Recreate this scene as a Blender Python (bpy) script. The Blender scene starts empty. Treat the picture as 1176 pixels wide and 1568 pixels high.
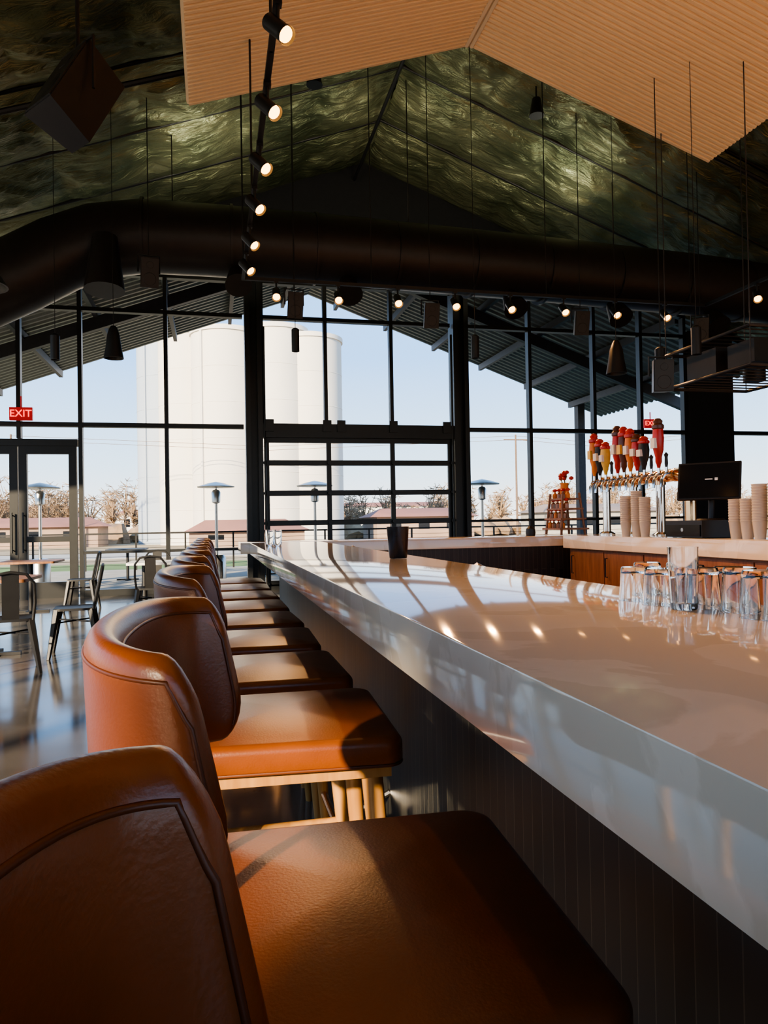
import bpy, math, random
from mathutils import Vector, Matrix, noise
random.seed(7)
S = bpy.context.scene
COL = S.collection
pi = math.pi

# ------------------------------------------------------------------ materials
def new_mat(name):
    m = bpy.data.materials.new(name); m.use_nodes = True
    nt = m.node_tree
    return m, nt, nt.nodes['Principled BSDF']
def simple(name, col, rough=0.5, metal=0.0, spec=0.5, coat=0.0, emit=None, es=0.0, nscale=12.0, nvar=0.12, bump=0.0, bscale=60.0):
    m, nt, b = new_mat(name)
    tc = nt.nodes.new('ShaderNodeTexCoord')
    n = nt.nodes.new('ShaderNodeTexNoise'); n.inputs['Scale'].default_value = nscale; n.inputs['Detail'].default_value = 4
    nt.links.new(tc.outputs['Object'], n.inputs['Vector'])
    r = nt.nodes.new('ShaderNodeValToRGB')
    c = Vector(col)
    r.color_ramp.elements[0].position = 0.3; r.color_ramp.elements[1].position = 0.7
    r.color_ramp.elements[0].color = (*(c*(1-nvar)), 1); r.color_ramp.elements[1].color = (*[min(1, x*(1+nvar)) for x in c], 1)
    nt.links.new(n.outputs['Fac'], r.inputs['Fac']); nt.links.new(r.outputs['Color'], b.inputs['Base Color'])
    b.inputs['Roughness'].default_value = rough; b.inputs['Metallic'].default_value = metal
    b.inputs['Specular IOR Level'].default_value = spec; b.inputs['Coat Weight'].default_value = coat
    if emit:
        b.inputs['Emission Color'].default_value = (*emit, 1); b.inputs['Emission Strength'].default_value = es
    if bump > 0:
        n2 = nt.nodes.new('ShaderNodeTexNoise'); n2.inputs['Scale'].default_value = bscale; n2.inputs['Detail'].default_value = 5
        nt.links.new(tc.outputs['Object'], n2.inputs['Vector'])
        bp = nt.nodes.new('ShaderNodeBump'); bp.inputs['Strength'].default_value = bump; bp.inputs['Distance'].default_value = 0.01
        nt.links.new(n2.outputs['Fac'], bp.inputs['Height']); nt.links.new(bp.outputs['Normal'], b.inputs['Normal'])
    return m

M_black = simple('black_metal', (0.012, 0.012, 0.013), 0.45)
M_frame = simple('window_frame_black', (0.013, 0.014, 0.014), 0.4)
M_duct = simple('duct_black_paint', (0.026, 0.022, 0.021), 0.42, metal=0.2)
M_wallblk = simple('dark_wall_paint', (0.012, 0.012, 0.014), 0.8)
M_leather = simple('cognac_leather', (0.195, 0.050, 0.0110), 0.31, spec=0.6, nscale=5, nvar=0.28, bump=0.06, bscale=260)
M_pipe = simple('leather_piping', (0.12, 0.032, 0.009), 0.4)
M_chrome = simple('chrome', (0.75, 0.75, 0.77), 0.12, metal=1.0, nvar=0.02)
M_steel = simple('brushed_steel', (0.55, 0.53, 0.5), 0.28, metal=1.0, nvar=0.05)
M_brass = simple('copper_brass', (0.72, 0.45, 0.25), 0.2, metal=1.0, nvar=0.05)
M_red = simple('red_enamel', (0.50, 0.03, 0.02), 0.3)
M_orange = simple('orange_label', (0.70, 0.22, 0.03), 0.4)
M_yellow = simple('yellow_label', (0.75, 0.50, 0.1), 0.4)
M_brown = simple('dark_brown_lacquer', (0.10, 0.03, 0.015), 0.3)
M_white = simple('white_paint', (0.8, 0.79, 0.76), 0.5, nvar=0.03)
M_cream = simple('cream_trim', (0.78, 0.68, 0.52), 0.5, nvar=0.03)
M_silo = simple('silo_concrete_white', (0.66, 0.63, 0.57), 0.8, nscale=0.3, nvar=0.04)
M_silo_shade = simple('silo_shaded', (0.36, 0.42, 0.50), 0.7, nscale=0.3, nvar=0.04)  # shade on the rear silo is put into this blue-grey colour
M_cup = simple('plastic_cup_clear', (0.85, 0.78, 0.68), 0.25, nvar=0.03); M_cup.node_tree.nodes['Principled BSDF'].inputs['Transmission Weight'].default_value = 0.4
M_bulb = simple('warm_bulb', (1, 0.8, 0.5), 0.5, emit=(1.0, 0.44, 0.11), es=10, nvar=0.01)
M_exit = simple('exit_sign_red', (0.35, 0.01, 0.01), 0.5, emit=(1, 0.02, 0.02), es=0.25)
M_exitl = simple('exit_letters', (0.9, 0.1, 0.1), 0.5, emit=(1, 0.10, 0.08), es=3)
M_patio = simple('patio_concrete', (0.38, 0.36, 0.32), 0.85, nscale=2)
M_bounce_pave = simple('warm_bounce_pavement', (0.64, 0.50, 0.34), 0.85, nscale=2)  # unseen paving, pale warm colour set to bounce light indoors
M_grass = simple('dry_ground', (0.32, 0.25, 0.15), 0.95, nscale=0.4, nvar=0.25)
M_green = simple('green_lawn', (0.12, 0.19, 0.05), 0.95, nscale=0.6, nvar=0.3)
M_brick = simple('brick_building', (0.34, 0.24, 0.18), 0.9, nscale=0.5)
M_roofred = simple('clay_red_roof', (0.36, 0.15, 0.10), 0.8, nscale=0.5)
M_tree = simple('bare_twigs', (0.30, 0.20, 0.12), 0.95, nscale=0.9, nvar=0.4)
M_bark = simple('bark', (0.16, 0.11, 0.08), 0.9)
M_soffit = simple('corrugated_soffit', (0.14, 0.145, 0.12), 0.45, metal=0.3)
M_steelpipe = simple('grey_pipe', (0.04, 0.04, 0.045), 0.5, metal=0.3)
M_pos = simple('screen_black', (0.008, 0.009, 0.012), 0.12)
M_dglass = simple('dark_tumbler', (0.03, 0.03, 0.035), 0.25, metal=0.6)
M_bottle = simple('amber_bottle', (0.28, 0.08, 0.015), 0.1, nvar=0.1)

def glassmat(name, col=(1, 1, 1), mixf=0.10):
    m = bpy.data.materials.new(name); m.use_nodes = True; nt = m.node_tree
    for n in list(nt.nodes): nt.nodes.remove(n)
    o = nt.nodes.new('ShaderNodeOutputMaterial'); mx = nt.nodes.new('ShaderNodeMixShader')
    t = nt.nodes.new('ShaderNodeBsdfTransparent'); g = nt.nodes.new('ShaderNodeBsdfGlossy'); g.inputs['Roughness'].default_value = 0.02
    t.inputs['Color'].default_value = (*col, 1)
    f = nt.nodes.new('ShaderNodeLayerWeight'); f.inputs['Blend'].default_value = mixf
    nt.links.new(f.outputs['Fresnel'], mx.inputs['Fac']); nt.links.new(t.outputs[0], mx.inputs[1]); nt.links.new(g.outputs[0], mx.inputs[2])
    nt.links.new(mx.outputs[0], o.inputs['Surface'])
    return m
M_glass = glassmat('window_glass', (0.97, 0.98, 0.98), 0.12)
m, nt, b = new_mat('drinking_glass_mat'); M_dg = m
b.inputs['Base Color'].default_value = (1, 1, 1, 1); b.inputs['Roughness'].default_value = 0.02; b.inputs['Transmission Weight'].default_value = 1; b.inputs['IOR'].default_value = 1.45

# quartz
m, nt, b = new_mat('quartz_marble'); M_quartz = m
tc = nt.nodes.new('ShaderNodeTexCoord'); n = nt.nodes.new('ShaderNodeTexNoise'); n.inputs['Scale'].default_value = 2.2; n.inputs['Detail'].default_value = 8; n.inputs['Distortion'].default_value = 1.4
mp = nt.nodes.new('ShaderNodeMapping'); mp.inputs['Rotation'].default_value = (0.4, 0.5, 0.6)
r = nt.nodes.new('ShaderNodeValToRGB'); e = r.color_ramp.elements
e[0].position = 0.40; e[0].color = (0.76, 0.65, 0.49, 1); e[1].position = 0.56; e[1].color = (0.82, 0.71, 0.55, 1)
k = r.color_ramp.elements.new(0.5); k.color = (0.84, 0.73, 0.57, 1)
k = r.color_ramp.elements.new(0.485); k.color = (0.76, 0.65, 0.49, 1)
nt.links.new(tc.outputs['Object'], mp.inputs['Vector']); nt.links.new(mp.outputs[0], n.inputs['Vector']); nt.links.new(n.outputs['Fac'], r.inputs['Fac']); nt.links.new(r.outputs[0], b.inputs['Base Color'])
b.inputs['Roughness'].default_value = 0.06; b.inputs['Specular IOR Level'].default_value = 0.55; b.inputs['Coat Weight'].default_value = 0.15; b.inputs['Coat Roughness'].default_value = 0.01

# polished concrete floor
def floor_mat(name, c0, c1, r0, r1):
    m, nt, b = new_mat(name)
    tc = nt.nodes.new('ShaderNodeTexCoord'); n = nt.nodes.new('ShaderNodeTexNoise'); n.inputs['Scale'].default_value = 0.9; n.inputs['Detail'].default_value = 9; n.inputs['Roughness'].default_value = 0.65
    r = nt.nodes.new('ShaderNodeValToRGB'); e = r.color_ramp.elements
    e[0].position = 0.3; e[0].color = (*c0, 1); e[1].position = 0.72; e[1].color = (*c1, 1)
    nt.links.new(tc.outputs['Object'], n.inputs['Vector']); nt.links.new(n.outputs['Fac'], r.inputs['Fac']); nt.links.new(r.outputs[0], b.inputs['Base Color'])
    r2 = nt.nodes.new('ShaderNodeMapRange'); r2.inputs['To Min'].default_value = r0; r2.inputs['To Max'].default_value = r1
    nt.links.new(n.outputs['Fac'], r2.inputs['Value']); nt.links.new(r2.outputs[0], b.inputs['Roughness'])
    return m
M_floor = floor_mat('polished_concrete', (0.06, 0.054, 0.05), (0.135, 0.12, 0.108), 0.05, 0.20)
M_floor.node_tree.nodes['Principled BSDF'].inputs['Specular IOR Level'].default_value = 0.75
M_bounce_floor = floor_mat('warm_bounce_floor', (0.62, 0.34, 0.18), (0.72, 0.42, 0.23), 0.5, 0.6)  # warm floor zone added to bounce sunlight up at the ceiling clouds

# slate tile (vertical sticks) on bar front
m, nt, b = new_mat('slate_stick_tile'); M_tile = m
tc = nt.nodes.new('ShaderNodeTexCoord'); sp = nt.nodes.new('ShaderNodeSeparateXYZ'); cb = nt.nodes.new('ShaderNodeCombineXYZ')
ad = nt.nodes.new('ShaderNodeMath'); ad.operation = 'ADD'
nt.links.new(tc.outputs['Object'], sp.inputs[0]); nt.links.new(sp.outputs['X'], ad.inputs[0]); nt.links.new(sp.outputs['Y'], ad.inputs[1])
nt.links.new(sp.outputs['Z'], cb.inputs['X']); nt.links.new(ad.outputs[0], cb.inputs['Y'])
br = nt.nodes.new('ShaderNodeTexBrick'); br.inputs['Scale'].default_value = 1.0; br.inputs['Brick Width'].default_value = 1.3; br.inputs['Row Height'].default_value = 0.045
br.inputs['Mortar Size'].default_value = 0.0013; br.offset = 0.43
br.inputs['Color1'].default_value = (0.009, 0.0095, 0.0085, 1); br.inputs['Color2'].default_value = (0.024, 0.023, 0.019, 1); br.inputs['Mortar'].default_value = (0.085, 0.075, 0.055, 1)
nt.links.new(cb.outputs[0], br.inputs['Vector']); nt.links.new(br.outputs['Color'], b.inputs['Base Color'])
b.inputs['Roughness'].default_value = 0.45
bp = nt.nodes.new('ShaderNodeBump'); bp.inputs['Strength'].default_value = 0.5; bp.inputs['Distance'].default_value = 0.003; bp.invert = True
nt.links.new(br.outputs['Fac'], bp.inputs['Height']); nt.links.new(bp.outputs[0], b.inputs['Normal'])

# wood
def wood(name, c1, c2, axis='Z', scale=6, rough=0.45):
    m, nt, b = new_mat(name)
    tc = nt.nodes.new('ShaderNodeTexCoord'); mp = nt.nodes.new('ShaderNodeMapping')
    sc = {'X': (0.12, 1, 1), 'Y': (1, 0.12, 1), 'Z': (1, 1, 0.12)}[axis]
    mp.inputs['Scale'].default_value = [q*scale for q in sc]
    n = nt.nodes.new('ShaderNodeTexNoise'); n.inputs['Scale'].default_value = 5; n.inputs['Detail'].default_value = 6; n.inputs['Distortion'].default_value = 0.6
    r = nt.nodes.new('ShaderNodeValToRGB'); e = r.color_ramp.elements
    e[0].position = 0.35; e[0].color = (*c1, 1); e[1].position = 0.65; e[1].color = (*c2, 1)
    nt.links.new(tc.outputs['Object'], mp.inputs[0]); nt.links.new(mp.outputs[0], n.inputs['Vector']); nt.links.new(n.outputs['Fac'], r.inputs['Fac']); nt.links.new(r.outputs[0], b.inputs['Base Color'])
    b.inputs['Roughness'].default_value = rough
    return m
M_oak = wood('oak', (0.34, 0.15, 0.035), (0.48, 0.24, 0.07))
M_walnut = wood('cabinet_wood', (0.20, 0.085, 0.036), (0.30, 0.135, 0.06))

# foil insulation
m, nt, b = new_mat('foil_insulation'); M_foil = m
tc = nt.nodes.new('ShaderNodeTexCoord')
n = nt.nodes.new('ShaderNodeTexNoise'); n.inputs['Scale'].default_value = 1.0; n.inputs['Detail'].default_value = 4
r = nt.nodes.new('ShaderNodeValToRGB'); e = r.color_ramp.elements
e[0].position = 0.35; e[0].color = (0.10, 0.118, 0.062, 1); e[1].position = 0.7; e[1].color = (0.31, 0.32, 0.185, 1)
nt.links.new(tc.outputs['Object'], n.inputs['Vector']); nt.links.new(n.outputs['Fac'], r.inputs['Fac']); nt.links.new(r.outputs[0], b.inputs['Base Color'])
mp = nt.nodes.new('ShaderNodeMapping'); mp.inputs['Rotation'].default_value = (0, 0, 0.35); mp.inputs['Scale'].default_value = (1.3, 4.2, 1.0)
n2 = nt.nodes.new('ShaderNodeTexNoise'); n2.inputs['Scale'].default_value = 1.9; n2.inputs['Detail'].default_value = 5; n2.inputs['Roughness'].default_value = 0.6; n2.inputs['Distortion'].default_value = 0.5
bp = nt.nodes.new('ShaderNodeBump'); bp.inputs['Strength'].default_value = 0.85; bp.inputs['Distance'].default_value = 0.08
nt.links.new(tc.outputs['Object'], mp.inputs[0]); nt.links.new(mp.outputs[0], n2.inputs['Vector']); nt.links.new(n2.outputs['Fac'], bp.inputs['Height']); nt.links.new(bp.outputs[0], b.inputs['Normal'])
b.inputs['Metallic'].default_value = 0.6; b.inputs['Roughness'].default_value = 0.32

M_cloud = simple('ribbed_acoustic_panel', (0.88, 0.71, 0.49), 0.6, nvar=0.03, nscale=0.6)

# ------------------------------------------------------------------ mesh builder
class MB:
    def __init__(s): s.v = []; s.f = []; s.m = []
    def add(s, vs, fs, mi=0, mat=None):
        o = len(s.v)
        for p in vs:
            p = Vector(p)
            if mat is not None: p = mat @ p
            s.v.append(p)
        for f in fs: s.f.append([i+o for i in f]); s.m.append(mi)
    def box(s, c, d, mi=0, mat=None):
        x, y, z = [q/2 for q in d]; c = Vector(c)
        vs = [c+Vector(p) for p in [(-x,-y,-z),(x,-y,-z),(x,y,-z),(-x,y,-z),(-x,-y,z),(x,-y,z),(x,y,z),(-x,y,z)]]
        s.add(vs, [(0,3,2,1),(4,5,6,7),(0,1,5,4),(1,2,6,5),(2,3,7,6),(3,0,4,7)], mi, mat)
    def b2(s, a, b, mi=0, mat=None):
        s.box([(a[i]+b[i])/2 for i in range(3)], [abs(b[i]-a[i]) for i in range(3)], mi, mat)
    def cyl(s, p0, p1, r0, r1=None, mi=0, n=16, caps=True):
        if r1 is None: r1 = r0
        p0 = Vector(p0); p1 = Vector(p1); d = (p1-p0).normalized()
        a = d.orthogonal().normalized(); bb = d.cross(a)
        vs = []
        for p, r in ((p0, r0), (p1, r1)):
            for i in range(n):
                t = 2*pi*i/n; vs.append(p+(a*math.cos(t)+bb*math.sin(t))*r)
        fs = [(i, (i+1) % n, n+(i+1) % n, n+i) for i in range(n)]
        if caps: fs += [tuple(range(n))[::-1], tuple(range(n, 2*n))]
        s.add(vs, fs, mi)
    def lathe(s, c, prof, mi=0, n=20, mat=None):
        c = Vector(c); vs = []; fs = []
        for r, z in prof:
            for i in range(n):
                t = 2*pi*i/n; vs.append(c+Vector((r*math.cos(t), r*math.sin(t), z)))
        for j in range(len(prof)-1):
            for i in range(n):
                fs.append((j*n+i, j*n+(i+1) % n, (j+1)*n+(i+1) % n, (j+1)*n+i))
        s.add(vs, fs, mi, mat)
    def tube(s, pts, r, mi=0, n=8, closed=False):
        pts = [Vector(p) for p in pts]; N = len(pts); vs = []; fs = []
        prev = None
        for i, p in enumerate(pts):
            if closed: d = pts[(i+1) % N]-pts[i-1]
            else: d = pts[min(i+1, N-1)]-pts[max(i-1, 0)]
            d.normalize()
            if prev is None: a = d.orthogonal().normalized()
            else: a = (prev-d*prev.dot(d)).normalized()
            prev = a; bb = d.cross(a)
            rr = r[i] if isinstance(r, (list, tuple)) else r
            for k in range(n):
                t = 2*pi*k/n; vs.append(p+(a*math.cos(t)+bb*math.sin(t))*rr)
        for i in range(N if closed else N-1):
            j = (i+1) % N
            for k in range(n): fs.append((i*n+k, i*n+(k+1) % n, j*n+(k+1) % n, j*n+k))
        if not closed: fs += [tuple(range(n))[::-1], tuple(range((N-1)*n, N*n))]
        s.add(vs, fs, mi)
    def mesh(s, name, mats, ang=35):
        me = bpy.data.meshes.new(name); me.from_pydata([tuple(p) for p in s.v], [], s.f)
        for mt in mats: me.materials.append(mt)
        for p, mi in zip(me.polygons, s.m): p.material_index = mi
        me.update()
        import bmesh
        bm = bmesh.new(); bm.from_mesh(me); bmesh.ops.recalc_face_normals(bm, faces=bm.faces); bm.to_mesh(me); bm.free()
        me.shade_smooth()
        try: me.set_sharp_from_angle(angle=math.radians(ang))
        except Exception: pass
        return me
    def obj(s, name, mats, loc=(0,0,0), rz=0.0, parent=None, ang=35):
        return place(s.mesh(name, mats, ang), name, loc, rz, parent)
def place(me, name, loc=(0,0,0), rz=0.0, parent=None):
    o = bpy.data.objects.new(name, me); COL.objects.link(o); o.location = loc; o.rotation_euler = (0, 0, rz)
    if parent: o.parent = parent
    return o
def empty(name, loc=(0,0,0), rz=0.0):
    e = bpy.data.objects.new(name, None); COL.objects.link(e); e.location = loc; e.rotation_euler = (0, 0, rz); e.empty_display_size = 0.1
    return e

# ------------------------------------------------------------------ dimensions
YW = 13.8; XR = 2.92; ZR = 8.22; SL = 0.365; XL = -6.5; XE = 12.3; YB = -5.0
def zroof(x): return ZR - SL*abs(x-XR)
def ztop(x, y):
    if y < 7.8 and abs(x-XR) < 3.1: return 6.65-0.333*abs(x-XR)-0.03
    return zroof(x)-0.14

# floor
mb = MB(); mb.b2((XL, YB, -0.12), (XE, YW, 0)); mb.b2((0.86, YB+.02, -0.01), (XE-.02, 6.5, 0.006), 1); mb.obj('floor', [M_floor, M_bounce_floor])

# ---- windows of the gable wall
def window(name, x0, x1, hb, ztop=5.8, z0=0.0, w=0.07, y=YW, right=False):
    mb = MB(); dpt = 0.14
    zt0 = min(ztop, zroof(x0)-0.12); zt1 = min(ztop, zroof(x1)-0.12)
    mb.b2((x0-w/2, y-dpt/2, z0), (x0+w/2, y+dpt/2, zt0), 0)
    if right: mb.b2((x1-w/2, y-dpt/2, z0), (x1+w/2, y+dpt/2, zt1), 0)
    for z, h in hb:
        mb.b2((x0+w/2, y-dpt/2+0.005, z-h/2), (x1-w/2, y+dpt/2-0.005, z+h/2), 0)
    vs = []
    for yy in (y-dpt/2, y+dpt/2):
        vs += [(x0, yy, zt0-0.07), (x1, yy, zt1-0.07), (x1, yy, zt1), (x0, yy, zt0)]
    mb.add(vs, [(0,1,2,3),(7,6,5,4),(0,4,5,1),(1,5,6,2),(2,6,7,3),(3,7,4,0)], 0)
    mb.add([(x0, y, z0), (x1, y, z0), (x1, y, zt1), (x0, y, zt0)], [(0,1,2,3)], 1)
    return mb.obj(name, [M_frame, M_glass])
HB_L = [(0.06, 0.12), (0.78, 0.05), (3.04, 0.08), (5.10, 0.07)]
HB_R = [(0.06, 0.12), (1.22, 0.05), (3.04, 0.08), (5.10, 0.07)]
window('window_1', -6.45, -5.3, HB_L); window('window_2', -5.3, -4.15, HB_L)
window('window_3', -4.15, -3.25, [(3.04, 0.08), (5.10, 0.07)], z0=2.79)
window('window_4', -3.25, -2.25, [(3.04, 0.08), (5.10, 0.07)], z0=2.79)
window('window_5', -2.25, -0.79, HB_L); window('window_6', -0.79, 0.62, HB_L)
window('window_7', 0.93, 2.13, [(5.10, 0.07)], z0=3.1); window('window_8', 2.13, 3.42, [(5.10, 0.07)], z0=3.1); window('window_9', 3.42, 4.66, [(5.10, 0.07)], z0=3.1)
window('window_10', 4.97, 6.32, HB_R); window('window_11', 6.32, 7.76, HB_R); window('window_12', 7.76, 8.85, HB_R); window('window_13', 8.85, 9.9, HB_R, right=True)
window('window_14', 11.05, 12.2, HB_R, right=True)
mb = MB()
for x0, x1 in ((0.62, 0.93), (4.66, 4.97)):
    mb.b2((x0, YW-0.16, 0), (x0+0.09, YW+0.16, 5.85)); mb.b2((x1-0.09, YW-0.16, 0), (x1, YW+0.16, 5.85)); mb.b2((x0+0.09, YW-0.03, 0), (x1-0.09, YW+0.03, 5.85))
mb.b2((0.93, YW-0.13, 2.84), (4.66, YW+0.13, 3.10))
for x in (1.05, 2.13, 2.4, 3.42, 4.5): mb.b2((x-0.08, YW-0.17, 2.95), (x+0.08, YW-0.13, 3.17))
mb.obj('trim_1', [M_frame])
mb = MB()
mb.b2((9.94, YW-0.15, 0), (11.01, YW+0.15, 5.2))
tri = [(-3.6, 5.8), (9.45, 5.8), (XR, ZR-0.03)]
mb.add([(x, yy, z) for yy in (YW-0.12, YW+0.12) for x, z in tri], [(0,1,2),(5,4,3),(0,3,4,1),(1,4,5,2),(2,5,3,0)], 0)
mb.obj('wall_front', [M_wallblk])

# roller door with glass panels
mb = MB(); y = YW-0.02
zs = [2.80, 2.37, 1.80, 1.24, 0.68, 0.12]
for i, z in enumerate(zs): mb.b2((0.96, y-0.03, z-0.05), (4.63, y+0.03, z+0.05))
for x in (1.0, 2.17, 3.42, 4.59): mb.b2((x-0.045, y-0.026, 0.0), (x+0.045, y+0.026, 2.84))
mb.b2((0.96, y-0.03, 0), (4.63, y+0.03, 0.10))
mb.add([(0.96, y, 0), (4.63, y, 0), (4.63, y, 2.84), (0.96, y, 2.84)], [(0,1,2,3)], 1)
for x in (0.97, 2.17, 3.42, 4.62):
    for z in zs[1:]:
        mb.cyl((x, y-0.03, z), (x, y-0.10, z), 0.04, mi=0, n=10)
for x in (0.965, 4.625): mb.cyl((x, y-0.1, 0), (x, y-0.1, 4.9), 0.022, mi=0, n=8)
mb.obj('door_1', [M_frame, M_glass])
# entrance double door
mb = MB()
def leaf(x0, x1, pull):
    y = YW
    mb.b2((x0, y-0.05, 0), (x0+0.13, y+0.05, 2.66)); mb.b2((x1-0.13, y-0.05, 0), (x1, y+0.05, 2.66))
    for z0, z1 in ((0, 0.28), (0.98, 1.08), (2.52, 2.66)): mb.b2((x0+0.13, y-0.05, z0), (x1-0.13, y+0.05, z1))
    mb.add([(x0, y, 0), (x1, y, 0), (x1, y, 2.6), (x0, y, 2.6)], [(0,1,2,3)], 1)
    mb.cyl((pull, y-0.12, 0.8), (pull, y-0.12, 1.5), 0.015); mb.cyl((pull, y-0.12, 0.85), (pull, y-0.04, 0.85), 0.01); mb.cyl((pull, y-0.12, 1.45), (pull, y-0.04, 1.45), 0.01)
leaf(-4.1, -3.28, -3.36); leaf(-3.26, -2.32, -3.18)
mb.b2((-4.1, YW-0.08, 2.66), (-2.30, YW+0.08, 2.78))
mb.obj('door_2', [M_frame, M_glass])

# side / rear walls (glazed)
mb = MB()
mb.b2((XL-0.2, YB, 0), (XL, YW, 0.5)); mb.b2((XL-0.2, YB, 4.5), (XL, YW, 4.75))
yy = YB
while yy < YW: mb.b2((XL-0.18, yy, 0.5), (XL-0.02, yy+0.09, 4.5)); yy += 2.35
mb.b2((XL-0.15, YB, 2.5), (XL-0.05, YW, 2.57))
mb.obj('wall_left', [M_wallblk])
mb = MB(); mb.b2((XE, YB, 0), (XE+0.2, YW, 4.75)); mb.obj('wall_right', [M_wallblk])
mb = MB()
mb.b2((XL, YB-0.2, 0), (XE, YB, 0.4))
mb.b2((XL, YB-0.2, 0.4), (-5.45, YB, 4.7)); mb.b2((-4.40, YB-0.2, 0.4), (-1.7, YB, 4.7)); mb.b2((-5.45, YB-.2, 3.74), (-4.40, YB, 4.4))  # unseen solid parts and slot shaped to keep sun off the bar top
for x in (0.6, 2.9, 5.2, 7.5, 9.8, 12.1): mb.b2((x, YB-0.15, 0.4), (x+0.09, YB-0.02, 4.7))
mb.add([(x, yy, z) for yy in (YB-0.2, YB) for x, z in ((XL, 4.4), (XE, 4.4), (XE, 4.75), (XR, ZR-0.05), (XL, 4.75))],
       [(0,1,2,3,4),(9,8,7,6,5),(0,5,6,1),(1,6,7,2),(2,7,8,3),(3,8,9,4),(4,9,5,0)], 0)
mb.obj('wall_back', [M_wallblk])

# ---- roof: insulation on the inside, corrugated soffit outside
def insul(sgn):
    mb = MB(); W = (XR-XL) if sgn < 0 else (XE-XR)
    na = int(W/0.07); nb = int((YW-YB)/0.055)
    vs = []
    for j in range(nb+1):
        y = YB+(YW-YB)*j/nb
        for i in range(na+1):
            a = W*i/na; x = XR+sgn*a; z = ZR-SL*a
            px = abs(math.sin(pi*y/1.52))**0.55; pa = abs(math.sin(pi*a/1.25))**0.5
            w = noise.noise(Vector((x*0.9+y*0.8, y*2.6-x*1.1, 3.0*sgn)))*0.07 + noise.noise(Vector((x*3.1, y*3.0+x, 9)))*0.04
            rg = 1-abs(noise.noise(Vector((x*1.3+y*1.1, y*3.2-x*1.6, 6.0+sgn))))*2
            w += 0.05*rg**3
            z -= 0.04+0.17*px*(0.35+0.65*pa) + w*px
            vs.append((x, y, z))
    fs = [(j*(na+1)+i, j*(na+1)+i+1, (j+1)*(na+1)+i+1, (j+1)*(na+1)+i) for j in range(nb) for i in range(na)]
    mb.add(vs, fs, 0); return mb
a = insul(-1); b_ = insul(1); a.add(b_.v, b_.f, 0)
for k in range(12):
    y = -3.8+1.52*k
    yk = 1.52*round(y/1.52)
    for sg, W in ((-1, XR-XL), (1, XE-XR)):
        a.tube([(XR, yk, ZR-0.06), (XR+sg*W, yk, ZR-SL*W-0.06)], 0.03, 1, 6)
a.obj('ceiling', [M_foil, M_black], ang=80)
mb = MB()
for sg, W in ((-1, XR-XL+0.4), (1, XE-XR+0.4)):
    x1 = XR+sg*W; z1 = ZR-SL*W
    y0, y1 = YB-0.4, 22.0
    vs = [(XR, y0, ZR+.05), (x1, y0, z1+.05), (x1, y1, z1+.05), (XR, y1, ZR+.05), (XR, y0, ZR+.3), (x1, y0, z1+.3), (x1, y1, z1+.3), (XR, y1, ZR+.3)]
    mb.add(vs, [(0,1,2,3),(7,6,5,4),(0,4,5,1),(1,5,6,2),(2,6,7,3),(3,7,4,0)], 0)
    vs = []; fs = []; y = YW+0.1; k = 0
    while y < y1:
        for dy, dz in ((0, 0), (0.05, -0.05), (0.13, -0.05), (0.18, 0)):
            vs += [(XR, y+dy, ZR+.03+dz), (x1, y+dy, z1+.03+dz)]
        y += 0.26
    n = len(vs)//2
    fs = [(2*i, 2*i+1, 2*i+3, 2*i+2) for i in range(n-1)]
    mb.add(vs, fs, 0)
    aa = 0.8
    while aa < W:
        x = XR+sg*aa; z = ZR-SL*aa
        mb.b2((x-0.05, YW+0.2, z-0.22), (x+0.05, y1-0.05, z-0.04), 1); aa += 1.55
    for yr in (YW+3.9, y1-0.3):
        vs = [(XR, yr-.08, ZR-.5), (x1, yr-.08, z1-.5), (x1, yr+.08, z1-.5), (XR, yr+.08, ZR-.5), (XR, yr-.08, ZR-.2), (x1, yr-.08, z1-.2), (x1, yr+.08, z1-.2), (XR, yr+.08, ZR-.2)]
        if yr < y1-1: mb.add(vs, [(0,1,2,3),(7,6,5,4),(0,4,5,1),(1,5,6,2),(2,6,7,3),(3,7,4,0)], 1)
mb.obj('roof', [M_soffit, M_steelpipe], ang=20)

# ---- suspended ribbed ceiling clouds
def cloud(sg, name):
    mb = MB(); y0, y1 = -2.6, 7.8; W = 3.1; p = 0.066
    zt = 6.65; vs = []; y = y0
    xa = XR+sg*0.03; xb = XR+sg*W; za = zt; zb = zt-0.333*W
    while y < y1:
        for dy, dz in ((0, 0), (0.006, -0.024), (0.040, -0.024), (0.046, 0)):
            vs += [(xa, y+dy, za+dz), (xb, y+dy, zb+dz)]
        y += p
    n = len(vs)//2
    mb.add(vs, [(2*i, 2*i+1, 2*i+3, 2*i+2) for i in range(n-1)], 0)
    vs = [(xa, y0, za+.004), (xb, y0, zb+.004), (xb, y1, zb+.004), (xa, y1, za+.004), (xa, y0, za+.06), (xb, y0, zb+.06), (xb, y1, zb+.06), (xa, y1, za+.06)]
    mb.add(vs, [(7,6,5,4),(0,4,5,1),(1,5,6,2),(2,6,7,3),(3,7,4,0)], 0)
    mb.tube([(xa, y0, za-.01), (xa, y1, za-.01)], 0.032, 1, 6)
    mb.tube([(xa, y1, za+.02), (xb, y1, zb+.02)], 0.03, 0, 6)
    mb.tube([(xb, y0, zb+.02), (xb, y1, zb+.02)], 0.03, 0, 6)
    for yy in (-1.5, 1.6, 4.7, 7.6):
        for q in (0.08, 0.5, 0.95):
            x = xa+(xb-xa)*q; z = za+(zb-za)*q
            mb.cyl((x, yy, z+.03), (x, yy, zroof(x)-0.1), 0.007, mi=2, n=6)
            mb.cyl((x, yy, z+.03), (x, yy, z+.3), 0.014, mi=2, n=6)
    return mb.obj(name, [M_cloud, M_cream, M_black], ang=20)
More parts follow.
